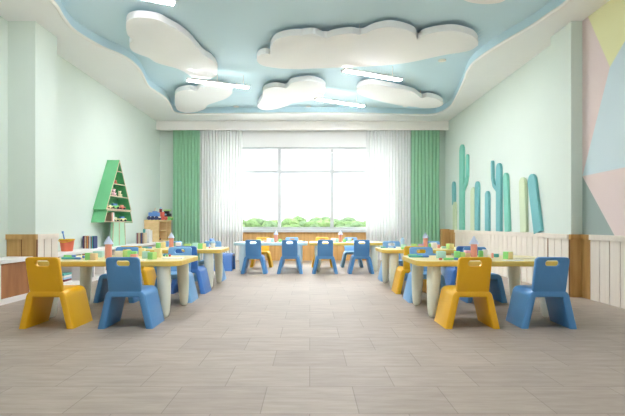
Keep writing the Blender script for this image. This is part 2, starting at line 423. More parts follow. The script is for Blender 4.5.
# ================================================================ CEILING CLOUDS AND LAMPS
CLZ = 3.245
def cr2(P): return [(x / 2.97 + 120, y / 2.97) for x, y in P]
def cr3(P): return [(x / 2.97 + 300, y / 2.97) for x, y in P]
clouds = [
 (cr2([(18, 75), (28, 58), (60, 52), (110, 58), (150, 78), (182, 96), (206, 116), (228, 140), (246, 161), (270, 176), (286, 195), (290, 212), (283, 228), (255, 235), (215, 228), (190, 214), (165, 203), (138, 196), (106, 186), (84, 172), (56, 162), (34, 150), (28, 132), (38, 119), (22, 104)]),
  'white cloud panel at upper left of ceiling above the tree shelf side'),
 (cr2([(406, 180), (412, 166), (430, 159), (446, 161), (447, 142), (460, 121), (490, 109), (530, 105), (575, 108), (590, 108)]) + cr3([(5, 106), (40, 101), (75, 113), (100, 106), (150, 99), (182, 104), (220, 88), (265, 80), (310, 87), (340, 100), (349, 118), (365, 106), (410, 95), (460, 92), (505, 103), (525, 118), (527, 136), (500, 152), (450, 160), (400, 170), (330, 185), (270, 193), (200, 198), (120, 201), (20, 205)]) + cr2([(540, 206), (490, 205), (450, 201), (420, 194)]),
  'largest white cloud panel, wide one at the middle of the ceiling'),
 (cr2([(163, 298), (165, 280), (180, 270), (205, 267), (227, 270), (237, 260), (265, 255), (300, 258), (328, 265), (333, 278), (315, 293), (285, 304), (262, 312), (250, 325), (225, 333), (195, 335), (172, 328), (164, 314)]),
  'small white cloud panel at far left of ceiling behind a tube light'),
 (cr2([(408, 318), (415, 302), (424, 287), (425, 272), (440, 262), (465, 258), (490, 262), (500, 257), (507, 248), (530, 242), (570, 240), (600, 249), (612, 263), (606, 281), (588, 294), (550, 300), (512, 306), (495, 315), (460, 325), (425, 327)]),
  'small white cloud panel near the window, left of the tube light over the centre'),
 (cr3([(168, 266), (185, 252), (220, 249), (260, 257), (310, 267), (342, 277), (360, 291), (378, 288), (402, 292), (421, 302), (424, 312), (405, 320), (370, 322), (340, 318), (300, 314), (250, 304), (200, 290), (175, 279)]),
  'white cloud panel at far right of ceiling close to the wavy edge'),
 ([(462, -1), (470, 2.6), (485, 4.4), (500, 2.8), (508, -2), (512, -12), (500, -22), (482, -27), (464, -20), (456, -9)],
  'white cloud panel cut by the top of the picture, upper right'),
]
for pts, label in clouds:
    w = [ufl(x, y, CLZ) for x, y in pts]
    w = smooth_loop([(p.x, p.y) for p in w], 5)
    cx = sum(p[0] for p in w) / len(w); cy = sum(p[1] for p in w) / len(w)
    r_ = empty('cloud_panel', (cx, cy, CLZ), label, 'ceiling cloud', 'cloud panels')
    bm = bmesh.new(); plate(bm, [(x - cx, y - cy) for x, y in w], [], 0.085, 0.006)
    link('board', bm, CLOUD, r_)
    sx = max(p[0] for p in w) - cx
    for s in (-0.35, 0.35):
        bm = bmesh.new(); lathe(bm, [(0.012, 0.08), (0.012, TZ - CLZ)], 10, (s * sx, 0, 0)); link('hanger', bm, WHITE, r_)
EM = emis('tube light diffuser', (250, 248, 255), 68.0)
LZ = 3.165; LH = 0.04
EU = emis('added tube uplight', (255, 255, 252), 1.2)  # upward glow added to the lamps to brighten the ceiling
for (a, c, label) in (((187.3, 80.8), (248, 88.4), 'tube light at left of ceiling, beside the small left cloud'),
                      ((343.8, 71.2), (400, 80.8), 'tube light below the largest cloud, right of centre'),
                      ((316, 99.8), (363, 106.8), 'tube light nearest the window, over the centre'),
                      (None, (173.5, 4.5), 'tube light cut by the top of the picture, upper left'),
                      (Vector((-0.4, 3.0, LZ)), None, 'added unseen tube light over the empty floor, nearest us'),  # out of view, added to light the near part of the room
                      ):
    if c is None: p0 = a; p1 = a + Vector((0.97, 0.5, 0))
    else:
        p1 = ufl(*c, LZ); p0 = ufl(*a, LZ) if a else p1 - Vector((0.58, 0.3, 0))
    mid = (p0 + p1) / 2; ang = math.atan2(p1.y - p0.y, p1.x - p0.x); l = (p1 - p0).length
    r_ = empty('tube_light', (mid.x, mid.y, LZ), label, 'ceiling light', 'tube lights', ang)
    bm = bmesh.new(); box(bm, -l / 2, l / 2, -0.052, 0.052, LH - 0.008, LH)
    for k in (-1, 1): box(bm, -l / 2, l / 2, min(k * 0.052, k * 0.047), max(k * 0.052, k * 0.047), 0.012, LH - 0.008)
    box(bm, -l / 2 - 0.012, -l / 2, -0.052, 0.052, -0.002, LH); box(bm, l / 2, l / 2 + 0.012, -0.052, 0.052, -0.002, LH); link('housing', bm, WHITE, r_)
    bm = bmesh.new(); box(bm, -l / 2, l / 2, -0.03, 0.03, 0, LH - 0.009); link('diffuser', bm, EM, r_)
    bm = bmesh.new(); box(bm, -l / 2, l / 2, -0.03, 0.03, LH + 0.001, LH + 0.006); link('added_uplight', bm, EU, r_)
    for s_ in ((-0.02, 0.42) if a and not isinstance(a, Vector) and a[0] < 200 else (-0.36, 0.36)):
        bm = bmesh.new(); tube(bm, [(s_ * l, 0, LH + 0.006), (s_ * l, 0, TZ - LZ)], 0.006, 8); link('hanger', bm, WHITE, r_)
ED = emis('downlight lens', (255, 252, 245), 14.0)
for x, y, label in ((442, 61, 'round downlight beside the right end of the largest cloud'), (405.5, 106.5, 'round downlight under the far right cloud'),
                    (308.4, 106.8, 'round downlight near the window, between two tube lights'), (236, 107, 'round downlight beside the small left cloud')):
    p = ufl(x, y, TZ - 0.012)
    r_ = empty('downlight', p, label, 'downlight', 'downlights')
    bm = bmesh.new(); lathe(bm, [(0.042, 0.002), (0.06, 0.0), (0.062, 0.012), (0.042, 0.012)], 24); link('ring', bm, WHITE, r_, smooth=True)
    bm = bmesh.new(); lathe(bm, [(0, 0.003), (0.042, 0.003), (0.042, 0.011)], 20); link('lens', bm, ED, r_)

# ================================================================ CHAIRS
def sweep(path, normals, t, D, bev, caps=True):      # plank of thickness t and depth D swept along an XZ path
    bm = bmesh.new()
    sec = rrect(t, D, bev, k=3)
    rings = []
    for (x, z), (nx, nz_) in zip(path, normals):
        rings.append([bm.verts.new((x + nx * a, c, z + nz_ * a)) for a, c in sec])
    n_ = len(sec)
    for a, c in zip(rings, rings[1:]):
        for i in range(n_): bm.faces.new([a[i], a[(i + 1) % n_], c[(i + 1) % n_], c[i]])
    for rg in (rings[0], rings[-1]): bm.faces.new(rg)
    return bm
T_, CD_ = 0.057, 0.37
def chair_path():
    # centreline: left foot -> left shoulder (rounded) -> seat -> right shoulder -> right foot
    zs = 0.313 - T_ / 2
    A = Vector((-0.195, 0.0)); B = Vector((-0.13, zs))
    C_ = Vector((0.13, zs)); D = Vector((0.195, 0.0))
    r = 0.03
    pts = [A]
    def arc(P, Q, R, k=7):
        a = P + (Q - P) * (1 - r / (Q - P).length); c = Q + (R - Q) * (r / (R - Q).length)
        return [(1 - s) ** 2 * a + 2 * s * (1 - s) * Q + s * s * c for s in [i / k for i in range(k + 1)]]
    a1 = arc(A, B, C_); a2 = arc(B, C_, D)
    return A, a1, a2, D
def norms(P):
    N = []
    for i in range(len(P)):
        t = (P[min(i + 1, len(P) - 1)] - P[max(i - 1, 0)]).normalized(); N.append(Vector((-t.y, t.x)))
    return N
A_, a1, a2, D_ = chair_path()
spath = a1 + a2
sn = norms(spath)
def foot(P, top, ntop):
    # lower end cut flat on the floor
    pts = [P, top]; t = (top - P).normalized()
    nn = Vector((-t.y, t.x))
    nfl = Vector((-1, 0)) if ntop.x < 0 else Vector((1, 0))
    k = 1 / abs(nn.x)
    return pts, [nfl * k, ntop]
def proto_meshes():
    out = {}
    bm = sweep(spath, sn, T_, CD_, 0.014); out['seat'] = bm
    p, nn = foot(A_, a1[0], sn[0]); out['leg_a'] = sweep(p, nn, T_, CD_, 0.014)
    p, nn = foot(D_, a2[-1], sn[-1]); out['leg_b'] = sweep(p, nn, T_, CD_, 0.014)
    bm = bmesh.new()
    # backrest outline in XY then stood up
    o = rrect(0.268, 0.30, 0.03, 0, 0.15, 6)
    o = [(x * (1.0 if y > 0.1 else 1.0), max(y, 0.0)) for x, y in o]
    h = rrect(0.112, 0.046, 0.0225, 0, 0.25, 6)
    plate(bm, o, [h], 0.04, 0.009, seg=3)
    for v in bm.verts:
        x, y, z = v.co
        v.co = Vector((x, -0.14 - z - y * 0.24, 0.288 + y))
    out['backrest'] = bm
    return out
PM = {}
for k, bm in proto_meshes().items():
    me = bpy.data.meshes.new(k); bmesh.ops.recalc_face_normals(bm, faces=bm.faces); bm.to_mesh(me); bm.free()
    for p in me.polygons: p.use_smooth = True
    me.set_sharp_from_angle(angle=math.radians(40))
    PM[k] = me
PROTO = {}
def chair(x, y, rz, m, label, group):
    if m.name not in PROTO:
        r_ = empty('child_chair', (x, y, 0), label, 'chair', group, rz)
        for k in ('seat', 'backrest', 'leg_a', 'leg_b'):
            me = PM[k].copy(); me.materials.append(m)
            nm = 'leg' if k.startswith('leg') else k
            me.name = nm
            o = bpy.data.objects.new(nm, me); COL.objects.link(o); o.parent = r_
        PROTO[m.name] = r_
        return r_
    c = copy_tree(PROTO[m.name]); c.location = (x, y, 0); c.rotation_euler = (0, 0, rz); tag(c, label, 'chair', group)
    return c
g1, g2, g3 = 'chairs around the front tables', 'chairs around the second tables', 'chairs around the back tables'
YN, YFAR = 4.17, 5.49
chair(-2.15, YN, 0.0, CY, 'large yellow plastic chair with its back to us beside the left bench', g1)
chair(-1.51, YN, 0.02, CB, 'blue plastic chair with its back to us beside the leftmost yellow chair', g1)
chair(1.325, YN, 0.01, CY, 'large yellow plastic chair with its back to us at the front right table', g1)
chair(1.955, YN, -0.03, CB, 'rightmost blue plastic chair, back to us, near the right wall boards', g1)
chair(-2.13, YFAR, PI, CB, 'blue chair facing us behind front left table, left one of the pair', g1)
chair(-1.51, YFAR, PI + 0.02, CB_LIT, 'lit-toned blue chair facing us behind front left table, nearer the room centre', g1)
chair(1.295, YFAR, PI, CB_LIT, 'lit-toned blue chair facing us behind front right table, nearer the room centre', g1)
chair(1.92, YFAR, PI, CB, 'blue chair facing us behind front right table, nearer the cactus wall', g1)
chair(-2.17, YN + 2, 0, CY, 'yellow chair with its back to us at the second left table', g2)
chair(-1.50, YN + 2, -0.03, CD, 'deep blue chair with its back to us at the second left table', g2)
chair(1.275, YN + 2, 0.0, CY, 'yellow chair with its back to us at the second right table', g2)
chair(1.91, YN + 2, 0, CD, 'deep blue chair with its back to us at the second right table', g2)
chair(-2.15, YFAR + 2, PI, CB_LIT, 'lit-toned blue chair facing us behind second left table, nearer the left wall', g2)
chair(-1.53, YFAR + 2, PI, CB_LIT, 'lit-toned blue chair facing us behind second left table, nearer the room centre', g2)
chair(1.28, YFAR + 2, PI, CB_LIT, 'lit-toned blue chair facing us behind second right table, nearer the room centre', g2)
chair(1.91, YFAR + 2, PI, CB_LIT, 'lit-toned blue chair facing us behind second right table, nearer the cactus wall', g2)
for x, w in ((-0.97, 'first'), (-0.348, 'second'), (0.262, 'third'), (0.885, 'fourth')):
    chair(x, 8.59, 0, CB, '%s from left of four blue chairs with backs to us before the window' % w, g3)
chair(-0.973, 9.88, PI, CY, 'yellow chair facing us behind the pale blue back table', g3)
chair(-0.372, 9.88, PI, CB_LIT, 'lit-toned blue chair facing us behind the pale blue back table', g3)
chair(0.25, 9.88, PI, CY, 'yellow chair facing us behind the wooden back table', g3)
chair(0.84, 9.88, PI, CB_LIT, 'lit-toned blue chair facing us behind the wooden back table', g3)
chair(-1.61, 9.17, -PI / 2, CD, 'blue chair side-on at the left end of the pale blue back table', g3)

# ================================================================ TABLES
TZT = 0.52; TW, TD = 1.34, 0.86
TPROTO = {}
def table(x, y, kind, label, group):
    if kind in TPROTO:
        c = copy_tree(TPROTO[kind]); c.location = (x, y, 0); tag(c, label, 'table', group); return c
    r_ = empty('activity_table', (x, y, 0), label, 'table', group)
    bm = bmesh.new(); plate(bm, rrect(TW, TD, 0.12, k=8), [], 0.048, 0.009, seg=3)
    for v in bm.verts: v.co.z += TZT - 0.048
    for f in bm.faces: f.material_index = 0 if f.normal.z > 0.8 else 1
    link('tabletop', bm, [TOPW, EDGEW] if kind == 'wood' else [TOPB, TOPB], r_)
    prof = [(0, 0), (0.018, 0.002), (0.032, 0.014), (0.041, 0.04), (0.05, 0.12), (0.058, 0.24), (0.062, 0.36), (0.06, TZT - 0.05)]
    for sx in (-1, 1):
        for sy in (-1, 1):
            bm = bmesh.new(); lathe(bm, prof, 24)
            for v in bm.verts: v.co.x += -sx * 0.015 * (v.co.z / 0.47) ; v.co.x += sx * 0.52; v.co.y += sy * 0.335
            link('leg', bm, LEGM if kind == 'wood' else LEGB, r_, smooth=True)
    TPROTO[kind] = r_
    return r_
TC = {'L1': (-1.845, 4.82), 'R1': (1.64, 4.82), 'L2': (-1.845, 6.82), 'R2': (1.62, 6.82), 'B1': (-0.715, 9.22), 'B2': (0.66, 9.22)}
TN = {'L1': 'front left table', 'R1': 'front right table', 'L2': 'second left table', 'R2': 'second right table', 'B1': 'pale blue back table', 'B2': 'wooden back table'}
gt = 'activity tables'
table(*TC['L1'], 'wood', 'wooden activity table at front left, beside the low white bench', gt)
table(*TC['R1'], 'wood', 'wooden activity table at front right, near the light-whitened wall boards', gt)
table(*TC['L2'], 'wood', 'wooden activity table in second row on left, behind the front left table', gt)
table(*TC['R2'], 'wood', 'wooden activity table in second row on right, behind the front right table', gt)
table(*TC['B2'], 'wood', 'wooden activity table before the window, right of the pale blue table', gt)
table(*TC['B1'], 'blue', 'pale blue activity table before the window', gt)

# ---------------------------------------------------------------- toys on the tables
MESH = {}
def toy_obj(name, key, builder, mats, loc, rz, label, cat, group):
    if key not in MESH:
        bm = bmesh.new(); builder(bm)
        o = link(name, bm, mats, smooth=True); MESH[key] = o.data
    else:
        o = bpy.data.objects.new(name, MESH[key]); COL.objects.link(o)
    o.location = loc; o.rotation_euler = (0, 0, rz)
    return tag(o, label, cat, group)
def block(px, py, c, w, h, label, rz=0.3, z=TZT, c2=None, dd=None):
    p = ufl(px, py, TZT); p.z = z
    def bl(bm):
        box(bm, -w / 2, w / 2, -(dd or w) / 2, (dd or w) / 2, 0, h, bev=0.004)
        bm.normal_update()
        if c2:
            for f in bm.faces:
                if (f.normal.x > 0.7 if rz < 0 else f.normal.y < -0.7): f.material_index = 1
    return toy_obj('toy_block', (c, c2, w, h, dd), bl, [tm(c), tm(c2 or c)], p, rz, label, 'toy block', 'wooden toy blocks on the tables')
def castle(px, py, label, body='coral', roof='lavender', r=0.031, h=0.14, hc=0.078, rc=0.047):
    p = ufl(px, py, TZT)
    o = empty('toy_tower', p, label, 'toy tower', 'toy towers on the tables')
    bm = bmesh.new(); lathe(bm, [(r * 0.97, 0), (r, 0.004), (r, h)], 20); link('tower_body', bm, tm(body), o, smooth=True)
    bm = bmesh.new(); lathe(bm, [(rc * 0.98, h), (rc, h + 0.004), (0.004, h + hc), (0, h + hc + 0.001)], 20); link('cone_roof', bm, tm(roof), o, smooth=True)
    return o
def pencil(px0, px1, py, c, label, dpy=0.0):
    a = ufl(px0, py, TZT); b_ = ufl(px1, py + dpy, TZT); l = (b_ - a).length; ang = math.atan2(b_.y - a.y, b_.x - a.x)
    o = empty('felt_pen', (a + b_) / 2, label, 'pen', 'felt pens on the tables', ang)
    M = Matrix.Translation((0, 0, 0.011)) @ Matrix.Rotation(PI / 2, 4, 'Y')
    bm = bmesh.new(); lathe(bm, [(0.011, -l / 2), (0.011, l * 0.18)], 12, M=M); link('barrel', bm, tm(c), o, smooth=True)
    bm = bmesh.new(); lathe(bm, [(0.0113, l * 0.18), (0.0113, l * 0.46), (0.006, l / 2)], 12, M=M); link('pen_cap', bm, tm('blue' if c != 'blue' else 'teal'), o, smooth=True)
def paper(px, py, label, w=0.21, d=0.15, rz=0.1, c='white'):
    p = ufl(px, py, TZT)
    def bl(bm): box(bm, -w / 2, w / 2, -d / 2, d / 2, 0, 0.006, bev=0.001)
    return toy_obj('drawing_pad', ('pad', w, d, c), bl, [tm(c)], p, rz, label, 'drawing pad', 'drawing pads on the tables')
def bead(px, py, c, label):
    p = ufl(px, py, TZT); p.z = TZT + 0.013
    return toy_obj('toy_ball', ('ball', c), lambda bm: ball(bm, (0, 0, 0), 0.013, 0, 2), [tm(c)], p, 0, label, 'toy ball', 'small toy balls on the tables')
# front left
t = ' on the front left table'
pencil(62, 81, 259.3, 'teal', 'teal felt pen nearest us' + t, 0.2)
pencil(64, 76, 257.2, 'green', 'green felt pen lying behind the teal pen' + t)
bead(83.5, 258.2, 'blue', 'small blue ball beside the teal pen' + t)
block(88.6, 259.8, 'green', 0.05, 0.065, 'green block touching a tan block' + t, 0.0)
block(94, 259.9, 'tan', 0.055, 0.062, 'tan block touching a green block' + t, 0.0)
block(98.5, 257.2, 'mint', 0.085, 0.062, 'mint block behind the tan block' + t, 0.15)
castle(108.5, 258.6, 'coral toy tower with lavender cone roof' + t)
block(119, 257, 'cream', 0.07, 0.062, 'cream block right of the coral tower' + t, 0.1)
block(127, 257.2, 'lime', 0.06, 0.07, 'lime block beside the cream block' + t, -0.35, c2='green')
block(134.2, 257.6, 'coral', 0.062, 0.036, 'flat coral block under a green slab' + t, 0.05)
block(134.2, 257.6, 'green', 0.055, 0.028, 'green slab lying on a flat coral block' + t, 0.1, z=TZT + 0.036)
block(142, 256.2, 'yellow', 0.06, 0.085, 'tall yellow block behind the mint block, right half' + t, 0.1)
block(146, 258.4, 'mint', 0.062, 0.07, 'mint block left of the lime and green cube' + t, 0.1)
block(152.2, 259.3, 'green', 0.062, 0.068, 'two-tone green and lime cube near the front edge' + t, -0.4, c2='lime')
block(158.3, 257.4, 'yellow', 0.065, 0.09, 'tall yellow block right of the green cube' + t, 0.05)
block(164.2, 256.4, 'teal', 0.022, 0.022, 'tiny teal brick in a row of three' + t, 0.2)
block(167, 256.5, 'green', 0.022, 0.022, 'tiny green brick in a row of three' + t, 0.2)
block(169.8, 256.5, 'red', 0.022, 0.022, 'tiny red brick in a row of three' + t, 0.2)
paper(173.5, 258.3, 'white pad by the right end' + t, 0.19, 0.13)
paper(137, 260.4, 'white pad at the front edge' + t, 0.15, 0.07)
# front right
t = ' on the front right table'
pencil(408, 421, 256.3, 'green', 'green felt pen at the left end' + t, 0.2)
pencil(409, 429, 257.3, 'teal', 'teal felt pen at the left end' + t, 0.1)
block(441, 258.3, 'mint', 0.075, 0.07, 'mint cube left of the green blocks' + t, 0.1)
block(440.5, 259.9, 'red', 0.026, 0.018, 'tiny red brick before the mint cube' + t, 0.1)
pencil(444, 458, 260.2, 'green', 'long green felt pen before the mint cube' + t, -0.2)
block(457, 258.2, 'green', 0.05, 0.07, 'green block left of the lime block' + t, 0.0)
block(462.2, 258.2, 'lime', 0.045, 0.06, 'lime block between green block and tan block' + t, 0.0)
block(467.5, 258, 'tan', 0.048, 0.05, 'tan block under a pink slab' + t, 0.0)
block(467.5, 258, 'pink', 0.055, 0.025, 'pink slab lying on a tan block' + t, 0.1, z=TZT + 0.05)
castle(474, 258.4, 'coral toy tower with lavender cone roof' + t)
block(480.7, 257.5, 'green', 0.04, 0.07, 'narrow green block just right of the coral tower' + t, 0.0)
block(485, 257.3, 'white', 0.042, 0.078, 'white block right of the coral tower' + t, 0.0)
block(492.5, 258, 'coral', 0.02, 0.05, 'thin upright coral brick' + t, 0.0)
block(496, 257.2, 'teal', 0.05, 0.035, 'flat teal block beside the thin coral brick' + t, 0.1, dd=0.03)
block(508, 259, 'green', 0.065, 0.07, 'two-tone green and yellow cube at the right' + t, 0.45, c2='yellow')
paper(513, 260.6, 'white pad before the two-tone cube' + t, 0.18, 0.06)
paper(523, 258.4, 'cream pad at the right end' + t, 0.18, 0.1, c='cream')
# second left
t = ' on the second left table'
block(158.3, 248, 'green', 0.055, 0.075, 'green block left of a yellow block' + t, 0.0)
block(163.4, 248, 'yellow', 0.06, 0.08, 'yellow block right of a green block' + t, 0.0)
pencil(141, 152, 248.4, 'teal', 'teal felt pen' + t)
castle(171.3, 248, 'coral toy tower with lavender cone roof' + t)
block(178.5, 247.6, 'white', 0.075, 0.075, 'white block right of the coral tower' + t, 0.2)
block(187.5, 248, 'lime', 0.09, 0.06, 'lime block right of the white block' + t, 0.1)
block(195.5, 247.8, 'mint', 0.07, 0.07, 'mint block behind the green cube' + t, 0.1)
block(202, 248.8, 'green', 0.08, 0.075, 'two-tone green and yellow cube' + t, -0.45, c2='yellow')
castle(213, 248.1, 'small white toy tower with pale blue cone roof' + t, 'white', 'skyblue', 0.028, 0.07, 0.05, 0.038)
bead(209.5, 248.4, 'coral', 'small coral ball beside the white tower' + t)
paper(213, 249.1, 'white pad at the right end' + t, 0.2, 0.09)
# second right
t = ' on the second right table'
pencil(380.5, 388, 248, 'teal', 'teal felt pen at the left end' + t)
pencil(388.5, 396, 248.2, 'skyblue', 'pale blue felt pen' + t)
block(402.6, 249.1, 'green', 0.04, 0.025, 'flat green brick before the mint block' + t, 0.0)
block(403.8, 248.2, 'mint', 0.065, 0.055, 'mint block left of the yellow chair' + t, 0.1)
castle(402.5, 247.4, 'pale blue toy tower' + t, 'skyblue', 'skyblue', 0.028, 0.095, 0.05, 0.034)
block(414, 248, 'lime', 0.07, 0.06, 'lime block left of the coral tower' + t, 0.1)
block(420.6, 248, 'pink', 0.055, 0.055, 'pink block touching the coral tower' + t, 0.1)
castle(425.5, 248, 'coral toy tower with lavender cone roof' + t)
block(429.8, 248, 'green', 0.03, 0.06, 'narrow green block right of the coral tower' + t, 0.0)
block(434, 248, 'white', 0.07, 0.075, 'white block right of the coral tower' + t, 0.0)
block(438.8, 248.2, 'coral', 0.035, 0.05, 'coral block beside the white block' + t, 0.0)
block(444, 248.4, 'mint', 0.07, 0.03, 'flat mint block' + t, 0.0, dd=0.04)
block(450, 249, 'lime', 0.075, 0.072, 'two-tone lime and yellow cube' + t, 0.4, c2='yellow')
# back tables
for key, xs_ in (('B1', 0), ('B2', 64.5)):
    t = ' on the ' + TN[key]
    block(265 + xs_, 242.2, 'coral', 0.06, 0.04, 'flat coral block' + t, 0.1)
    block(269 + xs_, 241.8, 'white', 0.09, 0.07, 'white block' + t, 0.1)
    block(272.6 + xs_, 242.2, 'mint', 0.05, 0.07, 'mint block' + t, 0.0)
    castle(276 + xs_, 242.2, 'coral toy tower with lavender cone roof' + t)
    block(280 + xs_, 242.2, 'green', 0.055, 0.06, 'green block' + t, 0.2)
    if key == 'B2':
        block(302 + xs_ - 66, 242, 'yellow', 0.06, 0.03, 'flat yellow brick' + t)
        block(285 + xs_, 241.9, 'mint', 0.06, 0.07, 'second mint block, rightmost of the blocks' + t)
    else:
        pencil(300, 305, 242.3, 'skyblue', 'pale blue felt pen' + t)
        block(259 + xs_, 241.8, 'lime', 0.08, 0.05, 'lime block' + t)

# ================================================================ LEFT SIDE: BENCH AND WHAT STANDS ON IT
BX, BZ = -3.24, 0.478
def bench(y0, y1, xw, ys, doors, label):
    r_ = empty('storage_bench', (BX, y0, 0), label, 'storage bench', 'storage benches')
    def bl(name, m, *a, bev=0.0):
        bm = bmesh.new(); box(bm, *a, bev=bev)
        for v in bm.verts: v.co -= Vector((BX, y0, 0))
        return link(name, bm, m, r_)
    bl('bench_top', WHITE, xw, BX + 0.01, y0, y1, BZ - 0.045, BZ, bev=0.004)
    bl('base', WHITE, xw, BX - 0.004, y0, y1, 0, 0.06)
    bl('back_panel', OAKD, xw, xw + 0.015, y0, y1, 0.06, BZ - 0.045)
    for y in ys: bl('divider', WHITE, xw + 0.015, BX, y - 0.02, y + 0.02, 0.06, BZ - 0.045)
    for a, c in doors:
        bl('door', OAKD, BX - 0.03, BX - 0.012, a, c, 0.062, BZ - 0.047)['label'] = 'dark oak door panel'
bench(2.9, 5.72, XLR + 0.03, (2.92, 4.0, 5.12, 5.7), ((2.942, 3.978), (4.022, 5.098), (5.142, 5.678)), 'low white bench with dark oak doors along left wall, nearest us')
bench(YQ + 0.01, 11.4, XL1 + 0.004, (YQ + 0.03, 6.95, 7.75, 8.6, 9.5, 10.4, 11.38), (), 'long low white open bench under the green tree shelf, past the left pillar')
# bucket with spade
p = ufl(67, 251.2, BZ)
bk = empty('toy_bucket', p, 'coral toy bucket with yellow rim standing on the white bench', 'bucket')
bm = bmesh.new(); lathe(bm, [(0, 0.003), (0.07, 0), (0.074, 0.004), (0.095, 0.16), (0.091, 0.16), (0.07, 0.01), (0, 0.01)], 28); link('pail', bm, mat('bucket coral', (234, 122, 92)), bk, smooth=True)
bm = bmesh.new(); lathe(bm, [(0.0955, 0.152), (0.1, 0.152), (0.1, 0.17), (0.09, 0.17), (0.0905, 0.158), (0.0955, 0.158)], 28); link('rim', bm, mat('bucket yellow', (236, 190, 40)), bk, smooth=True)
bm = bmesh.new(); tube(bm, [(0.1 * math.cos(a), -0.1 - 0.006 + 0.1 * (1 - math.sin(a)) * 1.0 - 0.0, 0.165 - 0.035 * math.sin(a)) for a in [PI * i / 14 for i in range(15)]], 0.006, 8); link('handle', bm, mat('bucket yellow', (236, 190, 40)), bk, smooth=True)
sp = empty('toy_spade', p + Vector((-0.03, 0.02, 0.014)), 'blue toy spade leaning inside the coral bucket', 'toy spade')
bm = bmesh.new(); tube(bm, [(0.015, 0, 0.005), (-0.035, 0, 0.235)], 0.009, 10); link('handle', bm, tm('blue'), sp, smooth=True)
bm = bmesh.new(); tube(bm, [(-0.035, 0, 0.235), (-0.042, 0, 0.262)], [0.012, 0.016], 10); link('grip', bm, tm('blue'), sp, smooth=True)
# books
def book(x, y, z, w, d, h, c, label, group, rz=0.0, lean=0.0):
    o = empty('book', (x, y, z), label, 'book', group, rz)
    bm = bmesh.new(); box(bm, -w / 2, -w / 2 + 0.002, -d / 2, d / 2, 0, h); box(bm, w / 2 - 0.002, w / 2, -d / 2, d / 2, 0, h); box(bm, -w / 2, w / 2, -d / 2, -d / 2 + 0.003, 0, h)
    link('cover', bm, tm(c), o)
    bm = bmesh.new(); box(bm, -w / 2 + 0.002, w / 2 - 0.002, -d / 2 + 0.003, d / 2 - 0.004, 0.003, h - 0.004); link('pages', bm, tm('white'), o)
    return o
p = ufl(84.6, 248.4, BZ)
for i, c in enumerate(['navy', 'maroon', 'beige', 'brown', 'orange', 'maroon', 'cream', 'skyblue', 'brown', 'teal', 'navy']):
    pos = ['first, leftmost,', 'second', 'third', 'fourth', 'fifth', 'sixth', 'seventh', 'eighth', 'ninth', 'tenth', 'eleventh, rightmost,'][i]
    book(p.x + 0.0155 * i, p.y + 0.02, BZ, 0.0149, 0.13, 0.195 - 0.004 * (i % 3), c, '%s %s book in the upright row beside the bucket' % (pos, c), 'books on the bench beside the bucket')
p = ufl(137.8, 243.5, BZ)
for i, c in enumerate(['grey', 'maroon', 'beige', 'brown', 'navy', 'brown', 'beige']):
    pos = ['first', 'second', 'third', 'fourth', 'fifth', 'sixth', 'seventh'][i]
    book(p.x + 0.0238 * i, p.y, BZ, 0.0232, 0.14, 0.21 - 0.005 * (i % 2), c, '%s from left, %s, in the row of books right of the tree shelf' % (pos, c), 'books on the bench right of the tree shelf')
book(-3.3, 9.98, BZ, 0.035, 0.2, 0.275, 'white', 'tall white book at the end of the row near the cube shelf', 'tall books near the cube shelf')
book(-3.26, 9.98, BZ, 0.035, 0.2, 0.255, 'white', 'second tall white book, next to the cube shelf side', 'tall books near the cube shelf')
o = book(-3.36, 9.98, BZ, 0.03, 0.16, 0.28, 'teal', 'tall teal-edged book standing behind the row of books right of tree shelf', 'tall books near the cube shelf', PI / 2 * 0)
# books inside the bench
for i, (c, w) in enumerate((('white', 'bottom'), ('maroon', 'second'), ('skyblue', 'third'), ('white', 'fourth'), ('teal', 'top'))):
    def f(bm): box(bm, -0.07, 0.07, -0.11, 0.11, 0, 0.026, bev=0.003)
    toy_obj('book', ('flat', c), f, [tm(c)], (BX - 0.1, 6.62, 0.06 + 0.027 * i), 0.05 * (i % 2), '%s %s book of the flat stack inside the bench' % (w, c), 'book', 'flat books inside the bench')
for i, c in enumerate(['navy', 'navy', 'white', 'skyblue', 'white', 'grey', 'white']):
    pos = ['first', 'second', 'third', 'fourth', 'fifth', 'sixth', 'seventh'][i]
    book(BX - 0.1, 7.2 + 0.035 * i, 0.06, 0.033, 0.15, 0.23, c, '%s %s book of the upright row inside the bench' % (pos, c), 'upright books inside the bench', PI / 2)
# ---------------------------------------------------------------- tree shelf
TX = -3.33
def twx(d): return XL(d) + 0.004
tree = empty('tree_shelf', (TX, 8.57, BZ), 'green tree-shaped shelf standing on the white bench against the left wall', 'shelf')
def tl2(name, m, fn, label=None):
    bm = bmesh.new(); fn(bm)
    for v in bm.verts: v.co -= Vector((TX, 8.57, BZ))
    o = link(name, bm, m, tree)
    if label: o['label'] = label
    return o
ym, ya, yb, zb, za = 8.57, 8.0, 9.13, 1.103, 1.978
def slab(bm, p, q, th, x0f=None, edge=True):            # board between two (y,z) points reaching from the wall to the shelf front
    (y0, z0), (y1, z1) = p, q
    t = Vector((y1 - y0, z1 - z0)).normalized(); nn = Vector((-t.y, t.x)) * th
    pts = [(y0, z0), (y1, z1), (y1 + nn.x, z1 + nn.y), (y0 + nn.x, z0 + nn.y)]
    def ring(x): return [bm.verts.new((x if x is not None else twx(y), y, z)) for y, z in pts]
    a = ring(None); b_ = ring(TX); c = ring(TX + 0.004)
    for k in range(4):
        j = (k + 1) % 4
        bm.faces.new([a[k], a[j], b_[j], b_[k]]).material_index = 0
        bm.faces.new([b_[k], b_[j], c[j], c[k]]).material_index = 1
    bm.faces.new(a).material_index = 0; bm.faces.new(c).material_index = 1
GE = [GREEN, EDGE]
tl2('side_panel', GE, lambda bm: slab(bm, (ym, za), (ya, zb), 0.018))
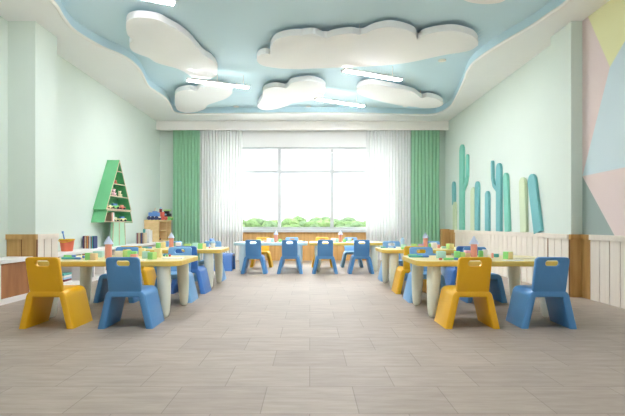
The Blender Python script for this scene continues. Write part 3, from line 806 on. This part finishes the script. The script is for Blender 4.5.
tl2('side_panel', GE, lambda bm: slab(bm, (yb, zb), (ym, za), 0.018))
def inner_y(z): f = (z - zb) / (za - zb); return ya + (ym - ya) * f, yb + (ym - yb) * f
for z in (zb, 1.325, 1.54, 1.766):
    a, c = inner_y(z)
    tl2('shelf_board', GE, lambda bm: slab(bm, (a + 0.024, z), (c - 0.024, z), 0.015))
tl2('side_panel', GE, lambda bm: slab(bm, (8.05, zb - 0.004), (7.93, 0.89), 0.018))
tl2('side_panel', GE, lambda bm: slab(bm, (9.2, 0.89), (9.08, zb - 0.004), 0.018))
tl2('shelf_board', GE, lambda bm: slab(bm, (7.95, 0.89), (9.18, 0.89), 0.015))
tl2('shelf_board', GE, lambda bm: slab(bm, (8.07, zb - 0.021), (9.06, zb - 0.021), 0.015))
def backp(bm):
    for pts in ([(ya + .03, zb), (yb - .03, zb), (ym, za - .03)], [(7.95, .89), (9.18, .89), (9.06, zb - .01), (8.06, zb - .01)]):
        a = [bm.verts.new((twx(y) + 0.002, y, z)) for y, z in pts]; b_ = [bm.verts.new((twx(y) + 0.01, y, z)) for y, z in pts]
        n_ = len(pts); bm.faces.new(a); bm.faces.new(b_)
        for k in range(n_): bm.faces.new([a[k], a[(k + 1) % n_], b_[(k + 1) % n_], b_[k]])
tl2('back_board', GREEN, backp)
def trunk(bm):
    for y0, y1, yt0, yt1 in ((8.28, 8.57, 8.32, 8.57), (8.575, 8.86, 8.575, 8.82)):
        pts = [(y0, BZ), (y1, BZ), (yt1, 0.889), (yt0, 0.889)]
        a = [bm.verts.new((TX - 0.05, y, z)) for y, z in pts]; b_ = [bm.verts.new((TX - 0.01, y, z)) for y, z in pts]
        bm.faces.new(a); bm.faces.new(b_)
        for k in range(4): bm.faces.new([a[k], a[(k + 1) % 4], b_[(k + 1) % 4], b_[k]])
    for y0, y1 in ((8.28, 8.32), (8.57, 8.573), (8.86, 8.82)):
        tube(bm, [(TX - 0.006, y0, BZ + 0.01), (TX - 0.006, y1, 0.88)], 0.007, 6, 1)
tl2('trunk', [LGREEN, EDGE], trunk, 'light green trunk with plywood edges')
# toys in the tree shelf
def bear(px, zsh, c, s, label):
    x = TX - 0.07; d = x * F / (px - VX)
    def f(bm):
        ball(bm, (0, 0, 0.5 * s), 0.5 * s, sc=(1, 1, 1)); ball(bm, (0, 0, 1.2 * s), 0.42 * s)
        for k in (-1, 1): ball(bm, (0.05 * s, k * 0.34 * s, 1.55 * s), 0.17 * s); ball(bm, (0.35 * s, k * 0.4 * s, 0.2 * s), 0.2 * s); ball(bm, (0.25 * s, k * 0.5 * s, 0.7 * s), 0.16 * s)
        ball(bm, (0.36 * s, 0, 1.12 * s), 0.16 * s)
    return toy_obj('soft_toy', ('bear', c, s), f, [tm(c)], (x, d, zsh), -0.7, label, 'soft toy', 'soft toys in the tree shelf')
def car(x, d, zsh, c, c2, s, label, group, rz=PI / 2 - 0.5):
    def f(bm):
        box(bm, -s, s, -0.45 * s, 0.45 * s, 0.22 * s, 0.75 * s, 0, 0.08 * s); box(bm, -0.55 * s, 0.45 * s, -0.4 * s, 0.4 * s, 0.74 * s, 1.2 * s, 1, 0.08 * s)
        for a in (-0.6, 0.6):
            for k in (-1, 1):
                lathe(bm, [(0.27 * s, -0.09 * s), (0.27 * s, 0.09 * s)], 14, mi=2, M=Matrix.Translation((a * s, k * 0.45 * s, 0.27 * s)) @ Matrix.Rotation(PI / 2, 4, 'X'))
    return toy_obj('toy_car', ('car', c, c2, s), f, [tm(c), tm(c2), tm('black')], (x, d, zsh), rz, label, 'toy car', group)
def on_shelf(px): x = TX - 0.08; return x, x * F / (px - VX)
sh = [zb + 0.015, 1.34, 1.555, 1.781]
bear(115.5, sh[2], 'red', 0.042, 'tiny red soft toy on the upper shelf of the green tree')
bear(113.6, sh[1], 'pink', 0.074, 'pink teddy bear on the middle shelf of the green tree')
bear(119.6, sh[1], 'beige', 0.066, 'beige teddy bear on the middle shelf of the green tree')
gg = 'toy cars in the tree shelf'
x, d = on_shelf(109.4); car(x, d, sh[0], 'yellow', 'cream', 0.055, 'small yellow toy car on the lower shelf of the green tree', gg)
x, d = on_shelf(114.2); car(x, d, sh[0], 'green', 'blue', 0.082, 'green and blue toy car on the lower shelf of the green tree', gg)
x, d = on_shelf(121.4); car(x, d, sh[0], 'red', 'coral', 0.07, 'red toy car on the lower shelf of the green tree', gg)
x, d = on_shelf(115); car(x, d, 0.905, 'tan', 'cream', 0.06, 'tan toy car on the bottom tier of the green tree', gg)
x, d = on_shelf(122); car(x, d, 0.905, 'yellow', 'blue', 0.075, 'yellow and blue toy car on the bottom tier of the green tree', gg)
for px, c, w in ((107.9, 'brown', 'brown'), (108.7, 'coral', 'coral'), (109.5, 'white', 'white'), (110.3, 'white', 'outer white')):
    x, d = on_shelf(px); book(TX - 0.075, d, 0.905, 0.03, 0.12, 0.15, c, '%s book standing in the bottom tier of the green tree' % w, 'books in the tree shelf', PI / 2)
# ---------------------------------------------------------------- cube shelf
CX0, CX1, CY0, CY1, CZ0, CZ1 = -3.54, -3.225, 10.46, 11.385, BZ, 0.948
cs = empty('cube_shelf', ((CX0 + CX1) / 2, 10.9, BZ), 'open wooden cube shelf standing on the bench end near the green curtain', 'shelf')
CW = wood('cube shelf oak', (236, 206, 154), (222, 188, 132), (3, 3, 8))
CWD = wood('cube shelf inside', (176, 122, 72), (150, 100, 56), (3, 3, 8))
def cl(name, m, *a):
    bm = bmesh.new(); box(bm, *a)
    for v in bm.verts: v.co -= Vector(((CX0 + CX1) / 2, 10.9, BZ))
    return link(name, bm, m, cs)
cl('side_panel', CW, CX0, CX1, CY0, CY0 + 0.03, CZ0, CZ1 - 0.03); cl('side_panel', CW, CX0, CX1, CY1 - 0.03, CY1, CZ0, CZ1 - 0.03)
cl('top_panel', CW, CX0, CX1 + 0.004, CY0 - 0.004, CY1 + 0.004, CZ1 - 0.03, CZ1); cl('bottom_panel', CW, CX0, CX1, CY0 + 0.03, CY1 - 0.03, CZ0, CZ0 + 0.03)
cl('back_panel', CWD, CX0, CX0 + 0.02, CY0 + 0.03, CY1 - 0.03, CZ0 + 0.03, CZ1 - 0.03)
cl('divider', CW, CX0 + 0.02, CX1 - 0.002, 11.02, 11.05, CZ0 + 0.03, CZ1 - 0.03)
cl('shelf_board', CW, CX0 + 0.02, CX1 - 0.005, CY0 + 0.03, 11.02, 0.705, 0.73)
car(CX1 - 0.1, 10.7, CZ0 + 0.03, 'orange', 'black', 0.085, 'orange and black toy car inside the wooden cube shelf', 'toys of the cube shelf', PI / 2)
# toy vehicles on top
def wagon(px, d, c, label, parts):
    x = (px - VX) * d / F
    o = empty('toy_train_car', (x, d, CZ1), label, 'toy train', 'toy train on the cube shelf', -0.2)
    for nm, m, fn in parts:
        bm = bmesh.new(); fn(bm); link(nm, bm, tm(m), o, smooth=True)
def wheels(c):
    def f(bm):
        for a in (-0.09, 0.0, 0.09):
            for k in (-1, 1): lathe(bm, [(0.042, -0.012), (0.042, 0.012)], 14, M=Matrix.Translation((a, k * 0.06, 0.042)) @ Matrix.Rotation(PI / 2, 4, 'X'))
    return f
wagon(154.2, 10.62, 'blue', 'blue toy train wagon on top of the wooden cube shelf', [
    ('chassis', 'cream', lambda bm: box(bm, -0.13, 0.13, -0.06, 0.06, 0.045, 0.075, bev=0.004)), ('wheels', 'navy', wheels('navy')),
    ('body', 'blue', lambda bm: (box(bm, -0.11, 0.11, -0.06, 0.06, 0.075, 0.165, bev=0.012), box(bm, -0.02, 0.06, -0.05, 0.05, 0.16, 0.19, bev=0.01))),
    ('load', 'beige', lambda bm: tube(bm, [(0.0, 0, 0.18), (0.03, 0, 0.26)], 0.012))])
wagon(160.8, 10.95, 'red', 'red toy train engine with chimney, middle of the cube shelf top', [
    ('chassis', 'red', lambda bm: box(bm, -0.11, 0.11, -0.06, 0.06, 0.04, 0.075, bev=0.004)), ('wheels', 'red', wheels('red')),
    ('body', 'red', lambda bm: (box(bm, -0.07, 0.07, -0.05, 0.05, 0.075, 0.18, bev=0.01))),
    ('grille', 'orange', lambda bm: box(bm, -0.022, 0.022, -0.056, -0.049, 0.09, 0.17)),
    ('chimney', 'maroon', lambda bm: lathe(bm, [(0.03, 0.178), (0.03, 0.235), (0.036, 0.25), (0.03, 0.25)], 14)),
    ('bell', 'skyblue', lambda bm: ball(bm, (0, 0, 0.268), 0.022))])
wagon(166.8, 11.26, 'black', 'black and green toy engine on the cube shelf top next to curtain', [
    ('chassis', 'yellow', lambda bm: box(bm, -0.12, 0.12, -0.06, 0.06, 0.05, 0.08, bev=0.004)), ('wheels', 'green', wheels('green')),
    ('body', 'black', lambda bm: (box(bm, -0.1, 0.1, -0.05, 0.05, 0.08, 0.155, bev=0.01), box(bm, -0.05, 0.05, -0.045, 0.045, 0.15, 0.21, bev=0.006))),
    ('roof', 'lime', lambda bm: box(bm, -0.06, 0.08, -0.055, 0.055, 0.21, 0.245, bev=0.008)),
    ('lamp', 'skyblue', lambda bm: ball(bm, (0, -0.055, 0.13), 0.022))])

# ================================================================ CACTUS BOARDS ON THE RIGHT WALL
def cactus(pts_or_lists, m, label, th=0.045):
    # stems given as pixel centre lines with a half width; each a rounded board on the wall, standing on the board cap
    x0, y0 = pts_or_lists[0][0][0][:2]
    base = dR(x0)
    r_ = None
    for idx, (line, hw, mm) in enumerate(pts_or_lists):
        P = []
        for px, py in line:
            d = dR(px); P.append(Vector((d, H - (py - VY) * d / F)))
        dref = dR(line[0][0]); w = hw * 2
        N_ = norms(P)
        left, right = [], []
        for p_, n_ in zip(P, N_): left.append(p_ + n_ * w / 2); right.append(p_ - n_ * w / 2)
        t = (P[-1] - P[-2]).normalized(); nn = N_[-1]
        capp = [P[-1] + (nn * math.cos(a) + t * math.sin(a)) * w / 2 for a in [PI * k / 10 for k in range(1, 10)]]
        outl = left + capp + right[::-1]
        bm = bmesh.new()
        plate(bm, [(v.x, v.y) for v in outl], [], th, 0.008)
        for v in bm.verts:
            d, z, k = v.co.x, v.co.y, v.co.z
            v.co = Vector((XR(d) - 0.002 - k, d, z))
        if r_ is None:
            c0 = Vector((XR(P[0].x), P[0].x, P[0].y))
            r_ = empty('cactus_board', c0, label, 'wall cactus', 'cactus boards on the right wall')
        for v in bm.verts: v.co -= r_.location
        link('stem' if idx == 0 else 'arm', bm, mm or m, r_)
Bz = lambda px: VY + (H - CT - 0.001) * F / dR(px)
def st(px, ytop, hw, m=None, top=None):
    return ([(px, Bz(px)), ((px + (top if top is not None else px)) / 2, (Bz(px) + ytop) / 2), (top if top is not None else px, ytop)], hw, m)
cactus([st(456, 206, 0.10, PALEG), ([(455.2, 205), (455.2, 195), (455, 186)], 0.10, BTEAL)], PALEG, 'short cactus board with pale base and blue teal top, nearest window')
cactus([st(463.2, 151, 0.135), ([(464.5, 190), (467.5, 183), (468.6, 176), (468.7, 157)], 0.055, None)], TEAL, 'tallest teal cactus board with an arm on its right')
cactus([st(474.5, 193, 0.11)], PALEG, 'narrow pale green cactus board left of a blue teal one')
cactus([st(478.6, 186.5, 0.10, None, 478.8)], BTEAL, 'blue teal cactus board right beside the narrow pale green one')
cactus([st(489, 196, 0.09)], BTEAL, 'short blue teal cactus board standing alone in the middle')
cactus([st(500.6, 169, 0.10), ([(499.3, 190), (495.6, 185), (494.3, 178), (494, 163)], 0.042, None)], BTEAL, 'tall cactus board with an arm on its left')
cactus([st(509.5, 178, 0.085, None, 507.5)], TEAL, 'light teal cactus board just right of the left-armed one')
cactus([st(526, 184, 0.10, None, 524.6)], PALEG, 'wide pale green cactus board beside the leaning rightmost one')
cactus([st(540.5, 182, 0.115, None, 534.2)], BTEAL, 'rightmost blue teal cactus board, leaning left')

# ================================================================ OUTSIDE
GRASS = mat('distant ground', (80, 92, 64), 0.9, 0.15, 0.05)
bm = bmesh.new(); box(bm, -150, 150, 40, 220, -7.2, -7.0); struct('ground_outside', bm, GRASS)
TG = [mat('tree leaves a', (60, 78, 46), 0.9, 0.35, 1.6, 0.1), mat('tree leaves b', (72, 90, 54), 0.9, 0.35, 1.6, 0.1), mat('tree leaves c', (58, 74, 50), 0.9, 0.35, 1.6, 0.1)]
BARK = mat('tree bark', (120, 100, 80), 0.9, 0.2, 3)
protos = []
from mathutils import noise as NZ
for k in range(3):
    r_ = empty('tree', (0, 60, -7), 'green leafy tree in the distant belt beyond the window', 'tree', 'trees beyond the window')
    bm = bmesh.new()
    for _ in range(16):
        a = random.uniform(0, 2 * PI); rr = random.uniform(0, 1.6); ball(bm, (rr * math.cos(a), rr * math.sin(a), random.uniform(4.2, 7.2) - rr * 0.4), random.uniform(0.8, 1.3), 0, 3)
    for v in bm.verts: v.co += v.co.normalized() * 0.35 * NZ.noise(v.co * 2.2)
    link('crown', bm, TG[k], r_)
    bm = bmesh.new(); tube(bm, [(0, 0, 0), (0.1, 0, 2.5), (0, 0.1, 5)], [0.3, 0.22, 0.12], 8); link('trunk', bm, BARK, r_)
    protos.append(r_)
used = [False] * 3
i = 0
for d, n_, top in ((46, 4, 7.6), (60, 4, 7.8), (71, 5, 8.1), (85, 7, 8.3)):
    for j in range(n_):
        k = (i * 2 + j) % 3
        o = protos[k] if not used[k] else copy_tree(protos[k]); used[k] = True
        half = d * 0.27
        o.location = (-half + 2 * half * (j + random.uniform(0.4, 0.6)) / n_, d + random.uniform(-1.5, 1.5), -7)
        s = top / 8.2 * random.uniform(0.93, 1.03); o.scale = (s * 1.05, s * 1.05, s); o.rotation_euler = (0, 0, random.uniform(0, 6))
        i += 1

bm = bmesh.new()
for k in range(420):
    d = random.uniform(96, 118); x = random.uniform(-0.3, 0.3) * d; r = random.uniform(1.3, 2.3)
    ball(bm, (x, d, random.uniform(-3.5, 0.7) + (d - 96) * 0.02), r, random.randrange(3), 2, (1, 1, random.uniform(0.7, 1)))
for v in bm.verts: v.co.z += 0.5 * NZ.noise(v.co * 0.8)
wd = link('woodland', bm, TG); tag(wd, 'hazy green band of woodland on the horizon beyond the window', 'woodland', kind='stuff')

# ================================================================ LIGHT
w = bpy.data.worlds.new('daylight'); S.world = w; w.use_nodes = True
nt = w.node_tree; L = nt.links.new
bg = nt.nodes['Background']; bg.inputs['Color'].default_value = (0.97, 0.975, 1.0, 1)
tc = nt.nodes.new('ShaderNodeTexCoord'); sx = nt.nodes.new('ShaderNodeSeparateXYZ')
rp = nt.nodes.new('ShaderNodeValToRGB'); mu = nt.nodes.new('ShaderNodeMath'); mu.operation = 'MULTIPLY'; mu.inputs[1].default_value = 9.0
ma = nt.nodes.new('ShaderNodeMath'); ma.operation = 'MULTIPLY_ADD'; ma.inputs[1].default_value = 0.5; ma.inputs[2].default_value = 0.5
e = rp.color_ramp.elements                       # glow below added to light the ceiling, dimmed horizon, bright sky above
e[0].position = 0.25; e[0].color = (0.42, 0.42, 0.42, 1)
e[1].position = 0.44; e[1].color = (0.06, 0.06, 0.06, 1)
for p_, v_ in ((0.59, 0.06), (0.72, 0.6)):
    k = e.new(p_); k.color = (v_, v_, v_, 1)
L(tc.outputs['Generated'], sx.inputs[0]); L(sx.outputs['Z'], ma.inputs[0]); L(ma.outputs[0], rp.inputs['Fac'])
L(rp.outputs['Color'], mu.inputs[0]); L(mu.outputs[0], bg.inputs['Strength'])
